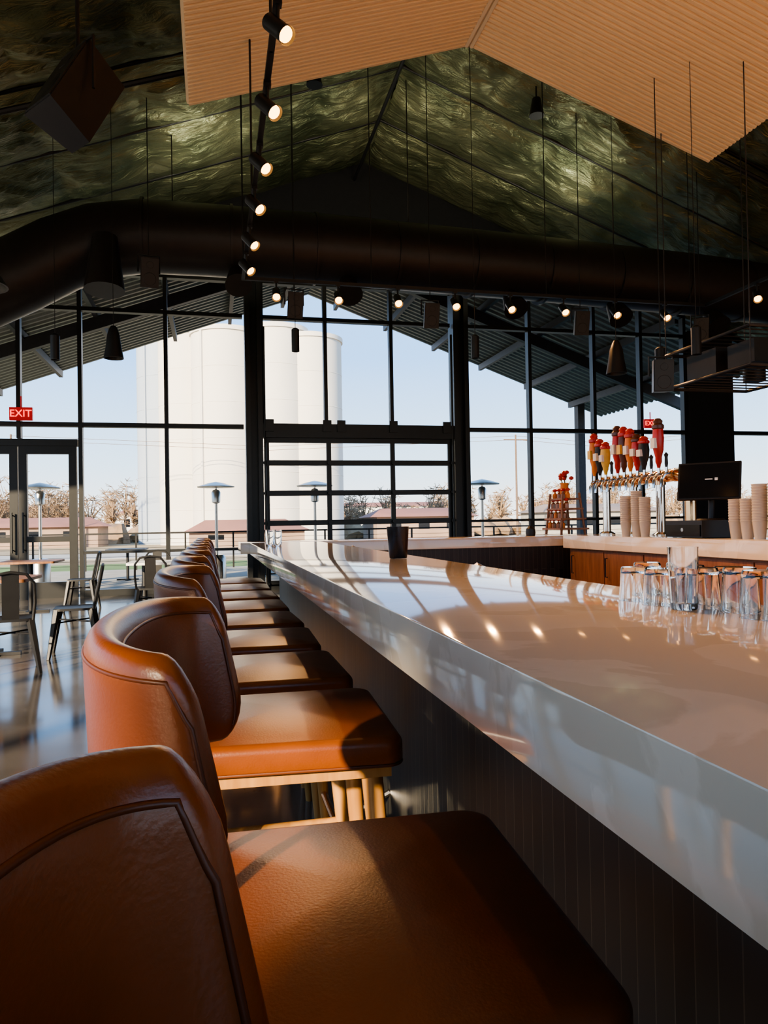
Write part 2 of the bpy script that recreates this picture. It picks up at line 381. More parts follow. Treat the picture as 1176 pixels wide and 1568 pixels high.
cloud(-1, 'ceiling_cloud_panel'); cloud(1, 'ceiling_cloud_panel.001')

# ---- ducts
mb = MB(); R = 0.5; yd = 10.8
pts = [(11.9, yd, 4.95), (10.2, yd, 5.02), (8, yd, 5.15), (5, yd, 5.25), (2, yd, 5.32), (0, yd, 5.34), (-0.9, yd, 5.33), (-1.5, yd, 5.22), (-2.0, yd-.05, 4.98), (-2.5, yd-.1, 4.66), (-3.1, yd-.2, 4.3), (-4.2, yd-.3, 3.95), (-6.2, yd-.3, 3.8)]
mb.tube(pts, R, 0, 32)
x = 11.3
while x > -1.0:
    z = 5.0 + (0.34 if x < 1 else 0.34*(1-(x-1)/10.9))
    mb.tube([(x-0.02, yd, z), (x+0.02, yd, z)], R+0.02, 0, 32); x -= 1.22
for x in (0.4, 2.0, 4.6, 6.4, 8.2):
    z = 5.34-0.03*x-0.45
    mb.cyl((x, yd-0.12, z), (x, yd-0.35, z-0.28), 0.12, 0.19, 0, 16)
mb.cyl((-1.35, yd-0.5, 5.1), (-1.35, yd-0.6, 4.35), 0.16, 0.26, 0, 20)
for x in (-0.5, 3, 6.5, 10): mb.tube([(x, yd, 5.5), (x, yd, zroof(x)-.14)], 0.008, 0, 6)
mb.obj('hvac_duct', [M_duct])

# sprinkler / conduit pipes
mb = MB()
mb.tube([(XL+.3, 8.9, zroof(XL)-.25), (XR, 8.9, ZR-.5), (XE-.3, 8.9, zroof(XE)-.25)], 0.035, 0, 8)
mb.tube([(XL+.3, 5.4, zroof(XL)-.25), (-0.4, 5.4, zroof(-.4)-.4)], 0.035, 0, 8)
mb.tube([(XR-.2, 6, ZR-.45), (XR-.2, 13.6, ZR-.45)], 0.03, 0, 8)
for x in (-3, 0.2, 2.4, 5, 7.4): mb.cyl((x, 8.9, zroof(x)-.5), (x, 8.9, zroof(x)-.14), 0.01, n=6)
for x in (1.4, 4.6):
    mb.cyl((x, 9.6, zroof(x)-.35), (x, 9.6, zroof(x)-.6), 0.06, 0.11, 0, 14); mb.cyl((x, 9.6, zroof(x)-.4), (x, 9.6, zroof(x)-.14), 0.012, n=6)
mb.obj('sprinkler_pipe', [M_black])

# ---- light tracks with heads
spots = []
def head(mb, x, y, z, dx, dy, tilt=0.9, e=0):
    p = Vector((x, y, z)); mb.cyl(p, p-Vector((0, 0, 0.10)), 0.012, mi=0, n=8)
    c = p-Vector((0, 0, 0.15)); d = Vector((dx, dy, -tilt)).normalized()
    mb.cyl(c-d*0.09, c+d*0.07, 0.048, mi=0, n=20)
    mb.cyl(c+d*0.07, c+d*0.10, 0.050, 0.054, mi=0, n=20, caps=False)
    mb.cyl(c+d*0.070, c+d*0.084, 0.044, mi=1, n=16)
    mb.box(p, (0.05, 0.05, 0.04), 0)
    if e: spots.append((c+d*0.115, d, e))
mb = MB(); zt = 4.2
mb.b2((0.38, 2.2, zt), (0.42, 9.0, zt+.04)); mb.b2((0.38, 8.98, zt), (6.87, 9.02, zt+.04)); mb.b2((6.83, 4.5, zt), (6.87, 9.0, zt+.04))
for y in (4.15, 4.95, 5.75, 6.5, 7.35, 8.1): head(mb, 0.40, y, zt, 0.50, -0.52, 0.72, 210)
for y in (2.5, 3.3): head(mb, 0.40, y, zt, 0.45, -0.4, 0.8, 250)
for y in (2.5, 4.6, 6.9, 8.9): mb.cyl((0.4, y, zt), (0.4, y, ztop(.4, y)), 0.010, n=6)
for i in range(8): head(mb, 0.80+0.77*i, 9.0, zt, -0.05, -0.75, 0.7, 110)
for x in (2.0, 4.4, 6.6): mb.cyl((x, 9.0, zt), (x, 9.0, ztop(x, 9)), 0.006, n=6)
head(mb, 6.85, 8.0, zt, -0.4, -0.6, 0.7); head(mb, 6.85, 6.4, zt, -0.6, -0.2, 0.8)
for y in (5.2, 7.2): mb.cyl((6.85, y, zt), (6.85, y, ztop(6.85, y)), 0.006, n=6)
mb.obj('track_light_rail', [M_black, M_bulb])

# ---- pendants
def pendant(x, y, z, r, h, kind):
    mb = MB()
    if kind == 'bell':
        mb.lathe((0, 0, 0), [(0.001, h), (0.03, h), (0.05, h*.92), (r*.62, h*.72), (r*.78, h*.35), (r, 0.0), (r*.93, 0.0), (r*.7, h*.35), (r*.5, h*.66), (0.001, h*.7)], 0, 24)
    else:
        mb.lathe((0, 0, 0), [(0.001, h), (r*.5, h), (r, h*.93), (r, 0), (r*.85, 0), (r*.85, h*.5), (0.001, h*.5)], 0, 20)
    mb.cyl((0, 0, h-.01), (0, 0, ztop(x, y)-z), 0.004, n=6)
    mb.obj('pendant_lamp', [M_black], (x, y, z))
pendant(-1.16, 9.5, 3.30, 0.12, 0.40, 'bell'); pendant(-1.85, 9.6, 3.28, 0.055, 0.32, 'cyl'); pendant(1.06, 9.3, 3.42, 0.05, 0.30, 'cyl')
pendant(3.3, 8.8, 3.3, 0.05, 0.30, 'cyl'); pendant(5.0, 8.3, 3.05, 0.13, 0.42, 'bell'); pendant(5.5, 8.1, 3.0, 0.07, 0.36, 'cyl'); pendant(4.9, 6.6, 2.9, 0.05, 0.3, 'cyl')
pendant(-2.35, 8.3, 3.75, 0.30, 0.30, 'bell')

# ---- loudspeakers
def speaker(x, y, z, s, rz, rx):
    mb = MB(); M = Matrix.Rotation(rx, 4, 'X')
    w, d, h = 0.62*s, 0.6*s, s
    vs = [M @ Vector(p) for p in [(-w/2, -d/2, -h/2), (w/2, -d/2, -h/2), (w*.32, d/2, -h/2), (-w*.32, d/2, -h/2), (-w/2, -d/2, h/2), (w/2, -d/2, h/2), (w*.32, d/2, h/2), (-w*.32, d/2, h/2)]]
    mb.add(vs, [(0,3,2,1),(4,5,6,7),(0,1,5,4),(1,2,6,5),(2,3,7,6),(3,0,4,7)], 0)
    mb.box((0, -d/2-.004, 0), (w*.92, .012, h*.94), 0, M)
    for zz, r in ((-h*.2, w*.36), (h*.27, w*.2)):
        c0 = M @ Vector((0, -d/2-.008, zz)); c1 = M @ Vector((0, -d/2-.013, zz)); mb.cyl(c0, c1, r, r*.92, 0, 20)
    mb.tube([(-w/2-.02, 0, 0), (-w/2-.02, 0, h*.62), (w/2+.02, 0, h*.62), (w/2+.02, 0, 0)], 0.012, 0, 6)
    mb.cyl((0, 0, h*.62), (0, 0, ztop(x, y)-z), 0.014 if s > .5 else .006, n=8)
    mb.obj('loudspeaker', [M_black], (x, y, z), rz)
speaker(-0.84, 5.2, 4.10, 0.56, -0.9, -0.5)
speaker(1.1, 9.75, 4.15, 0.34, 0.1, 0.3); speaker(3.0, 9.75, 4.1, 0.34, -0.05, 0.3); speaker(5.3, 9.75, 4.1, 0.34, -0.2, 0.3); speaker(-0.75, 9.7, 4.45, 0.36, 0.2, 0.3); speaker(7.2, 9.6, 4.05, 0.34, -0.5, 0.3)
speaker(4.75, 7.0, 2.75, 0.34, -0.3, 0.1)

# ceiling fan at the left
mb = MB(); mb.lathe((0, 0, 0), [(0.001, -.12), (0.08, -.1), (0.12, 0), (0.1, .1), (0.02, .16), (0.02, 1.4)], 0, 20)
for k in range(5):
    a = 2*pi*k/5+0.35; M = Matrix.Rotation(a, 4, 'Z') @ Matrix.Rotation(0.25, 4, 'X')
    pr = [(0.1, -.05), (0.3, -.085), (0.9, -.08), (1.0, -.04), (1.0, .04), (0.9, .08), (0.3, .085), (0.1, .05)]
    n = len(pr); mb.add([(x, y, -.01) for x, y in pr]+[(x, y, .01) for x, y in pr], [tuple(range(n))[::-1], tuple(range(n, 2*n))]+[(i, (i+1) % n, n+(i+1) % n, n+i) for i in range(n)], 0, M)
mb.obj('ceiling_fan', [M_black], (-3.15, 7.4, 4.42))

# ---- exit signs
def exit_sign(x, y, z, s):
    e = empty('exit_sign', (x, y, z))
    mb = MB(); mb.box((0, 0, 0), (0.36*s, 0.06, 0.22*s), 0); mb.cyl((0, 0, .1*s), (0, 0, .3*s), 0.01, n=8); mb.obj('sign_body', [M_exit], parent=e)
    cu = bpy.data.curves.new('txt', 'FONT'); cu.body = 'EXIT'; cu.size = 0.17*s; cu.align_x = 'CENTER'; cu.align_y = 'CENTER'; cu.extrude = 0.003
    to = bpy.data.objects.new('tmp', cu); COL.objects.link(to); bpy.context.view_layer.update()
    me = bpy.data.meshes.new_from_object(to.evaluated_get(bpy.context.evaluated_depsgraph_get())); bpy.data.objects.remove(to)
    me.materials.clear(); me.materials.append(M_exitl)
    o = bpy.data.objects.new('letters', me); COL.objects.link(o); o.parent = e; o.location = (0, -0.034, 0); o.rotation_euler = (pi/2, 0, 0)
exit_sign(-3.14, YW-0.35, 3.17, 1.0); exit_sign(8.85, YW-0.35, 3.17, 0.8)

# ------------------------------------------------------------------ BAR
BX0, BX1, BT, BB = 0.315, 0.93, 1.06, 0.964
mb = MB()
def slab(x0, y0, x1, y1, zb, zt, mi, bev=0.004):
    rings = [(0, zb), (0, zt-bev), (bev*.3, zt-bev*.3), (bev, zt)]
    vs = []
    for ins, z in rings: vs += [(x0+ins, y0+ins, z), (x1-ins, y0+ins, z), (x1-ins, y1-ins, z), (x0+ins, y1-ins, z)]
    fs = [(3,2,1,0), (12,13,14,15)]
    for j in range(3):
        for i in range(4): fs.append((j*4+i, j*4+(i+1) % 4, (j+1)*4+(i+1) % 4, (j+1)*4+i))
    mb.add(vs, fs, mi)
slab(BX0, -1.6, BX1, 6.55, BB, BT, 0)
slab(BX0-.08, 6.5505, 3.9, 7.15, BB, BT, 0)
mb.b2((0.60, -1.6, 0), (0.86, 6.6, BB), 1)
mb.b2((0.60, 6.6, 0), (3.85, 6.9, BB), 1)
mb.b2((0.60, -1.6, 0), (0.585, 6.9, 0.1), 2)
mb.tube([(0.47, -1.5, 0.2), (0.47, 6.7, 0.2)], 0.022, 3, 12)
yy = -1.2
while yy < 6.6: mb.tube([(0.47, yy, 0.2), (0.60, yy, 0.26)], 0.012, 3, 8); yy += 1.25
mb.obj('bar_counter', [M_quartz, M_tile, M_black, M_steel])
mb = MB()
mb.b2((0.95, 2.3, 0.1), (1.38, 6.1, 0.78), 0)
for y0 in (2.5, 3.4, 4.3, 5.2): mb.b2((0.98, y0, 0.76), (1.34, y0+.7, 0.80), 1)
for y0 in (2.8, 4.2, 5.5): mb.tube([(0.98, y0, .8), (0.98, y0, 1.0), (1.04, y0, 1.04), (1.12, y0, 1.0), (1.12, y0, .96)], 0.012, 0, 8)
for xx in (.95, 1.32):
    for yy in (2.3, 6.04): mb.b2((xx, yy, 0.007), (xx+.05, yy+.06, .1))
mb.obj('underbar_sink', [M_steel, M_black])

# back bar island
mb = MB()
slab(3.25, 2.6, 4.1, 6.40, 0.95, 1.07, 0)
mb.b2((3.30, 2.7, 0.08), (4.0, 6.36, 0.95), 1); mb.b2((3.36, 2.75, 0.007), (3.95, 6.3, 0.08), 2)
y0 = 2.72
while y0 < 6.2:
    mb.b2((3.28, y0, 0.12), (3.30, y0+.585, 0.93), 1)
    mb.tube([(3.27, y0+.52, .72), (3.25, y0+.52, .72), (3.25, y0+.52, .88), (3.27, y0+.52, .88)], 0.006, 2, 6)
    y0 += 0.60
mb.obj('back_bar_counter', [M_quartz, M_walnut, M_black])

# ---- draft beer tower
mb = MB(); X = 3.6; ZP = 1.56
pth = [(X, 6.3, ZP)]+[(X, 6.3-.1*i, ZP) for i in range(1, 12)]
pth += [(X, 5.12-.16*math.sin(t), ZP-.16+.16*math.cos(t)) for t in [pi/2*k/8 for k in range(1, 9)]] + [(X, 4.96, 1.08)]
mb.tube(pth, 0.045, 0, 18)
mb.lathe((X, 4.96, 1.071), [(0.075, 0), (0.075, .012), (0.05, .03), (0.05, .05)], 0, 20)
for y in (6.2, 5.75, 5.35):
    mb.cyl((X, y, 1.071), (X, y, ZP), 0.036, mi=1, n=18); mb.lathe((X, y, 1.071), [(0.075, 0), (0.075, .012), (0.04, .03)], 1, 20)
    mb.cyl((X, y, ZP-.07), (X, y, ZP-.03), 0.046, mi=0, n=18)
hand = {0: (3, .40), 1: (6, .34), 2: (4, .30), 4: (2, .42), 5: (7, .40), 6: (3, .37), 7: (2, .31), 8: (6, .28), 10: (2, .40)}
for i in range(12):
    y = 6.25-0.102*i
    mb.cyl((X, y, ZP), (X-.10, y, ZP+.01), 0.016, mi=1, n=10)
    mb.cyl((X-.09, y, ZP+.02), (X-.09, y, ZP+.06), 0.012, mi=1, n=10)
    mb.tube([(X-.07, y, ZP+.01), (X-.11, y, ZP), (X-.135, y, ZP-.04), (X-.14, y, ZP-.10)], [0.018, .016, .013, .011], 1, 10)
    mb.cyl((X, y-.02, ZP), (X, y+.02, ZP), 0.055, 0.055, 0, 18)
    if i in hand:
        mi_, h = hand[i]
        mb.lathe((X-.09, y, ZP+.06), [(0.012, 0), (0.018, .03), (0.026, .05), (0.026, h*.22), (0.040, h*.36), (0.046, h*.60), (0.040, h*.78)], mi_, 14)
        mb.lathe((X-.09, y, ZP+.06), [(0.040, h*.78), (0.048, h*.80), (0.048, h*.86), (0.034, h*.9), (0.038, h*.95), (0.02, h), (0.001, h*1.01)], 2 if mi_ != 2 else 7, 14)
        mb.box((X-.122, y, ZP+.06+h*.5), (.045, .055, h*.2), 4 if i in (0, 5) else 5)
    else:
        mb.lathe((X-.09, y, ZP+.06), [(0.010, 0), (0.014, .03), (0.012, .08), (0.018, .1), (0.001, .12)], 6, 12)
mb.obj('beer_tap_tower', [M_brass, M_chrome, M_red, M_orange, M_yellow, M_white, M_black, M_brown])

# ---- bottle rack
mb = MB(); c = (3.50, 6.84, BT+.005)
for k in range(4):
    z = .05+.10*k; w = 0.40-.03*k
    mb.b2((-.16+.02*k, -w/2, z), (.16-.02*k, w/2, z+.018), 0)
for sy in (-.17, .17): mb.tube([(-.13, sy, 0), (-.09, sy*.8, .42)], .013, 0, 6); mb.tube([(.13, sy, 0), (.09, sy*.8, .42)], .013, 0, 6)
for k in range(4):
    for j in range(4):
        y = -.14+.093*j+random.uniform(-.01, .01); z = .068+.10*k
        mb.lathe((-.10+.02*k, y, z), [(0.001, 0), (.024, 0), (.024, .045), (.009, .06), (.009, .075), (.001, .075)], 1 if (k+j) % 3 else 4, 10)
        mb.lathe((-.10+.02*k, y, z+.07), [(0.001, 0), (.02, .004), (.028, .018), (.015, .03), (.001, .032)], 2, 8)
for k in range(9):
    a = 2*pi*k/9; rr = .06*(k % 3)/2
    mb.tube([(0, 0, .42), (rr*math.cos(a), rr*math.sin(a)*1.6, .56+.02*(k % 4))], .003, 3, 5)
    mb.lathe((rr*math.cos(a), rr*math.sin(a)*1.6, .56+.02*(k % 4)), [(.001, -.01), (.022, 0), (.026, .015), (.012, .03), (.001, .032)], 2, 8)
mb.lathe((0, 0, .385), [(.001, 0), (.035, 0), (.045, .03), (.04, .12), (.045, .14), (.001, .14)], 4, 14)
mb.obj('bottle_display_rack', [M_walnut, M_bottle, M_red, M_green, M_orange], c)

# ---- cup stacks
def cups(x, y, n, r=0.046):
    mb = MB()
    for i in range(n):
        z = i*0.018
        mb.lathe((0, 0, 0), [(r*.72, z), (r*.97, z+.11), (r, z+.115), (r*1.05, z+.118), (r*.98, z+.122), (r*.9, z+.112), (r*.68, z+.004)], 0, 16)
    mb.lathe((0, 0, 0), [(.001, 0), (r*.72, 0)], 0, 16)
    mb.obj('plastic_cup_stack', [M_cup], (x, y, 1.07))
cups(3.42, 5.42, 15); cups(3.40, 5.55, 13); cups(3.42, 5.30, 12)
cups(3.42, 4.24, 9); cups(3.42, 4.02, 14); cups(3.44, 3.90, 14); cups(3.42, 4.13, 9)

# ---- cash drawer + terminal
mb = MB(); mb.box((0, 0, .065), (.40, .42, .12), 0); mb.box((-.203, 0, .055), (.01, .39, .08), 1); mb.cyl((-.21, 0, .06), (-.205, 0, .06), .014, mi=2, n=12)
for sx in (-.15, .15):
    for sy in (-.17, .17): mb.cyl((sx, sy, 0.001), (sx, sy, .008), .015, n=10)
mb.obj('cash_drawer', [M_black, M_pos, M_steel], (3.50, 4.64, 1.07))
mb = MB()
mb.lathe((0, 0, 0), [(.001, .012), (.09, .012), (.10, 0), (.001, 0)], 0, 20); mb.tube([(.02, 0, .01), (.04, 0, .12), (.0, 0, .25)], .022, 0, 10)
M = Matrix.Translation((-.03, 0, .28)) @ Matrix.Rotation(.30, 4, 'Y')
mb.box((0, 0, 0), (.025, .42, .28), 0, M); mb.box((-.014, 0, 0), (.004, .395, .255), 1, M); mb.box((-.0165, 0, 0.01), (.002, .05, .008), 2, M); mb.box((-.0165, -.05, 0.01), (.002, .02, .02), 2, M)
mb.obj('point_of_sale_terminal', [M_black, M_pos, M_white], (3.50, 4.60, 1.196), 0.75)

# ---- hanging steel shelf at right
mb = MB(); x0, x1, y0, y1 = 5.3, 6.4, 6.3, 7.7
for z in (2.75, 3.15):
    mb.tube([(x0, y0, z), (x1, y0, z), (x1, y1, z), (x0, y1, z)], .02, 0, 8, True)
    yy = y0+.15
    while yy < y1: mb.cyl((x0, yy, z), (x1, yy, z), .008, n=6); yy += .15
for xx in (x0, x1):
    for yy in (y0, y1): mb.cyl((xx, yy, 2.75), (xx, yy, ztop(xx, yy)), .006, n=8)
mb.box((5.55, 7.2, 2.94), (.3, .5, .28), 1); mb.box((5.6, 6.6, 2.93), (.34, .4, .24), 1); mb.cyl((6.1, 7.2, 2.77), (6.1, 7.2, 3.1), .12, mi=1)
mb.obj('hanging_shelf', [M_steelpipe, M_black])

# ---- drinking glasses on the bar
def glass(x, y, r, h, inv=False):
    mb = MB()
    t = .0022
    pr = [(.001, 0), (r*.80, 0), (r*.86, .004), (r, h), (r-t, h), (r*.86-t, .012), (.001, .010)]
    if inv: pr = [(a, h-b) for a, b in pr]
    mb.lathe((0, 0, 0), pr, 0, 28); mb.obj('drinking_glass', [M_dg], (x, y, BT+.0005))
for x, y, r, h, i in [(.795, 1.12, .026, .108, False), (.80, 1.28, .030, .064, True), (.84, 1.13, .031, .070, True), (.865, 1.20, .031, .070, True), (.895, 1.13, .031, .070, True), (.86, 1.06, .031, .074, True), (.895, 1.0, .031, .076, True), (.835, .985, .031, .074, True), (.89, .91, .031, .085, False), (.895, 1.27, .031, .070, True), (.80, 1.20, .030, .066, True), (.87, 1.345, .031, .068, True)]:
    glass(x, y, r, h, i)
for x, y in ((.42, 5.6), (.47, 5.5)): glass(x, y, .034, .12)
mb = MB(); mb.lathe((0, 0, 0), [(.001, 0), (.038, 0), (.040, .004), (.050, .14), (.047, .14), (.037, .01), (.001, .01)], 0, 28)
mb.obj('cocktail_shaker_tin', [M_dglass], (.80, 3.15, BT+.0005))
mb = MB(); mb.lathe((0, 0, 0), [(.001, 0), (.045, 0), (.05, .03), (.045, .07), (.015, .10), (.012, .15), (.001, .15)], 0, 20); mb.tube([(0, 0, .15), (-.02, 0, .17), (-.05, 0, .16)], .006, 0, 6)
mb.obj('soap_dispenser', [M_black], (3.1, 6.8, BT+.0005))

# ------------------------------------------------------------------ BAR STOOLS
def rrect(w, d, r, n=8):
    pts = []
    for cx, cy, a0 in ((w/2-r, d/2-r, 0), (-w/2+r, d/2-r, pi/2), (-w/2+r, -d/2+r, pi), (w/2-r, -d/2+r, 3*pi/2)):
        for k in range(n+1):
            t = a0+pi/2*k/n; pts.append((cx+r*math.cos(t), cy+r*math.sin(t)))
    return pts
def seat_mesh():
    mb = MB(); w, d = 0.50, 0.49
    rings = []
    base = rrect(w, d, .04)
    def ring(ins, z):
        f = 1-2*ins/w
        return [(x*f, y*f*(1.0+.05*(x/w)), z) for x, y in base]
    prof = [(.03, .700), (.008, .702), (.0, .712), (.0, .745)]
    for k in range(1, 8):
        t = pi/2*k/7; prof.append((.020*(1-math.cos(t)), .745+.020*math.sin(t)))
    for ins, z in prof: rings.append(ring(ins, z))
    for q in (.05, .08, .12, .16, .20, .235):
        rings.append(ring(q, .765+.017*(1-(1-(q-.020)/.23)**2)))
    n = len(rings[0]); vs = [p for r in rings for p in r]; fs = []
    for j in range(len(rings)-1):
        for i in range(n): fs.append((j*n+i, j*n+(i+1) % n, (j+1)*n+(i+1) % n, (j+1)*n+i))
    fs.append(tuple(range(n))[::-1]); fs.append(tuple(range((len(rings)-1)*n, len(rings)*n)))
    mb.add(vs, fs, 0)
    mb.tube([Vector(p) for p in ring(0.002, .706)], .0035, 1, 6, True)
    return mb.mesh('seat', [M_leather, M_pipe], 60)
BH = 0.238
def backP(s, v, off=0.0):
    z = 0.900+v*0.222
    rb = 0.34; ext = 1.0
    if v < rb: ext -= 0.16*(1-math.sqrt(max(0, 1-((rb-v)/rb)**2)))
    if v > .78: ext -= 0.09*(1-math.sqrt(max(0, 1-((v-.78)/.22)**2)))
    fwd = 0.036*(1-v)
    t = s*ext
    ang = t*pi/2
    flare = 1+.03*v
    ca = abs(math.cos(ang))**0.8; sa = math.copysign(abs(math.sin(ang))**0.88, ang)
    x = -.154-.104*ca+fwd*abs(t)**3; y = BH*flare*sa
    nx = -math.cos(ang); ny = math.sin(ang)
    L = math.hypot(nx, ny); lean = -.008*v
    zz = z - .012*v*abs(t)**2
    return Vector((x+nx/L*off+lean, y+ny/L*off, zz))
def back_mesh():
    ns, nv = 56, 18; th = .020
    def thick(s, v):
        es = min(1, (1-abs(s))/.045); ev = min(1, min(v, 1-v)/.13)
        f = math.sqrt(max(0, 1-(1-es)**2))*math.sqrt(max(0, 1-(1-ev)**2))
        return th*(0.12+.88*f)
    ss = [math.copysign(1-(1-abs(q))**1.35, q) for q in [-1+2*i/ns for i in range(ns+1)]]
    vv = [.5-.5*math.cos(pi*j/nv) for j in range(nv+1)]
    mb = MB(); vs = []
    for sg in (1, -1):
        for v in vv:
            for s in ss: vs.append(backP(s, v, sg*thick(s, v)))
    W = ns+1; N = W*(nv+1); fs = []
    for j in range(nv):
        for i in range(ns):
            a = j*W+i; fs.append((a, a+1, a+1+W, a+W)); fs.append((N+a, N+a+W, N+a+W+1, N+a+1))
    for i in range(ns):
        fs.append((i, N+i, N+i+1, i+1)); t = nv*W+i; fs.append((t, t+1, N+t+1, N+t))
    for j in range(nv):
        a = j*W; fs.append((a, a+W, N+a+W, N+a)); a = j*W+ns; fs.append((a, N+a, N+a+W, a+W))
    mb.add(vs, fs, 0)
    for sg in (1, -1):
        path = [backP(-.975, v, sg*th*.93) for v in [.12+.6*k/8 for k in range(9)]]
        path += [backP(-.972+.03*math.sin(pi/2*k/5), .72+.18*k/5*1.0, sg*th*.93) for k in range(1, 5)]
        path += [backP(-.94+1.88*k/48, .90, sg*th*.93) for k in range(49)]
        path += [backP(.972-.03*math.sin(pi/2*(5-k)/5), .72+.18*(5-k)/5, sg*th*.93) for k in range(1, 5)]
        path += [backP(.975, v, sg*th*.93) for v in [.72-.6*k/8 for k in range(9)]]
        mb.tube(path, .0024, 1, 6)
    return mb.mesh('backrest', [M_leather, M_pipe], 70)
def frame_mesh():
    mb = MB()
    mb.b2((-.215, -.215, .672), (.225, .225, .702), 0)
    legs = {}
    for sx, sy in ((1, 1), (1, -1), (-1, 1), (-1, -1)):
        top = Vector((sx*.185, sy*.185, .69)); bot = Vector((sx*.235, sy*.235, 0))
        mb.tube([top, top.lerp(bot, .3), bot], [.024, .022, .014], 0, 16)
        legs[(sx, sy)] = (top, bot)
    def lp(k, z): t, b = legs[k]; return t.lerp(b, (t.z-z)/t.z)
    for a, b, z in (((1, 1), (1, -1), .26), ((-1, 1), (-1, -1), .40), ((1, 1), (-1, 1), .33), ((1, -1), (-1, -1), .33)):
        mb.tube([lp(a, z), lp(b, z)], .012, 1 if z == .26 else 0, 10)
    for sy in (-.12, 0, .12):
        xb = backP(math.asin(min(1, abs(sy)/BH))/(pi/2), .15).x
        mb.tube([(-.20, sy, .685), (-.242, sy, .77), (xb-.004, sy, .935)], .012, 0, 8)
    return mb.mesh('legs', [M_oak, M_brass], 50)
SM, KM, FM = seat_mesh(), back_mesh(), frame_mesh()
for x, y, rz in [(.152, .130, -.02), (.155, .88, -.06), (.155, 1.77, -0.05), (.155, 2.39, 0.0), (.155, 3.01, -.03), (.155, 3.63, .03), (.155, 4.25, 0), (.155, 4.87, .02), (.155, 5.49, -.02), (.155, 6.11, .02)]:
    e = empty('bar_stool', (x, y, 0), rz)
    place(SM, 'seat', parent=e); place(KM, 'backrest', parent=e); place(FM, 'legs', parent=e)

# ------------------------------------------------------------------ dining chairs (metal) + tables
def metal_chair(x, y, rz):
    mb = MB()
    pts = rrect(.37, .37, .07, 5); n = len(pts)
    mb.add([(a, b, .44) for a, b in pts]+[(a, b, .462) for a, b in pts]+[(a*.85, b*.85, .455) for a, b in pts],
           [tuple(range(n))[::-1], tuple(range(2*n, 3*n))]+[(i, (i+1) % n, n+(i+1) % n, n+i) for i in range(n)]+[(n+i, n+(i+1) % n, 2*n+(i+1) % n, 2*n+i) for i in range(n)], 0)
    for sx, sy in ((1, 1), (1, -1), (-1, 1), (-1, -1)):
        t = Vector((sx*.15, sy*.15, .45)); b = Vector((sx*.22, sy*.22, 0))
        mb.tube([t, t.lerp(b, .5), b], [.036, .028, .018], 0, 6)
    mb.tube([(.17, .17, .33), (-.17, -.17, .33)], .008, 0, 6); mb.tube([(.17, -.17, .33), (-.17, .17, .33)], .008, 0, 6)
    hoop = [(-.17, -.17, .45), (-.20, -.185, .60), (-.235, -.18, .76), (-.25, -.12, .84), (-.255, 0, .86), (-.25, .12, .84), (-.235, .18, .76), (-.20, .185, .60), (-.17, .17, .45)]
    mb.tube(hoop, .014, 0, 8)
    M = Matrix.Translation((-.21, 0, .655)) @ Matrix.Rotation(-.18, 4, 'Y'); mb.box((0, 0, 0), (.006, .13, .40), 0, M)
    mb.obj('metal_dining_chair', [M_black], (x, y, 0), rz)
def table(x, y, w, d, top, name='dining_table', z=0):
    mb = MB(); pts = rrect(w, d, .05, 5); n = len(pts)
    mb.add([(a, b, .72) for a, b in pts]+[(a, b, .75) for a, b in pts], [tuple(range(n))[::-1], tuple(range(n, 2*n))]+[(i, (i+1) % n, n+(i+1) % n, n+i) for i in range(n)], 0)
    for sx in ((-w/2+.2, w/2-.2) if w > 1 or d > 1 else (0,)):
        mb.cyl((sx, 0, .02), (sx, 0, .72), .035, mi=1); mb.box((sx, 0, .016), (.5, .06, .03), 1); mb.box((sx, 0, .016), (.06, .5, .03), 1)
    mb.obj(name, [top, M_black], (x, y, z))
table(-2.08, 7.75, .75, .75, M_walnut); metal_chair(-1.30, 7.55, pi+.1); metal_chair(-1.70, 6.85, pi/2+.25); metal_chair(-2.85, 7.7, 0)
table(-.55, 10.3, 1.1, .75, M_white); metal_chair(-.75, 9.6, pi/2); metal_chair(-.1, 9.62, pi/2+.1); metal_chair(-.8, 11.0, -pi/2); metal_chair(-.2, 11.0, -pi/2)
table(-2.6, 11.6, .8, .8, M_walnut); metal_chair(-1.9, 11.6, pi); metal_chair(-3.3, 11.5, 0)
table(-4.9, 10.0, .8, .8, M_walnut)
table(1.6, 11.9, 1.1, .75, M_white); metal_chair(1.4, 11.2, pi/2); metal_chair(2.0, 11.2, pi/2)

# ------------------------------------------------------------------ EXTERIOR
mb = MB(); mb.b2((-400, -300, -.6), (400, 500, -.35)); mb.obj('ground', [M_grass])
mb = MB(); mb.b2((XL-2, YW+.15, -.3), (XE+2, 23, -.05)); mb.obj('patio_floor', [M_patio])
mb = MB(); mb.b2((XL-12, YB-14, -.35), (XL-.25, YW+.1, -.04)); mb.b2((XL-.2, YB-14, -.35), (XE, YB-.25, -.04)); mb.obj('pavement', [M_bounce_pave])
mb = MB(); mb.b2((-60, 27, -.36), (80, 32, -.30)); mb.obj('lawn', [M_green])
mb = MB(); mb.b2((-100, 38, -.36), (120, 46, -.32)); mb.obj('street', [M_patio])
mb = MB(); y = 22.6; x = -12
while x < 16: mb.b2((x-.025, y-.025, -.05), (x+.025, y+.025, 1.0)); x += 1.4
mb.b2((-12, y-.03, 1.0), (16, y+.03, 1.05))
for k in range(7): mb.cyl((-12, y, .1+.125*k), (16, y, .1+.125*k), .006, n=6)
mb.obj('patio_railing', [M_black])
mb = MB()
for x in (-5.8, 11.6):
    mb.b2((x-.12, 21.4, -.05), (x+.12, 21.65, zroof(x)-.1))
mb.obj('patio_post', [M_steelpipe])
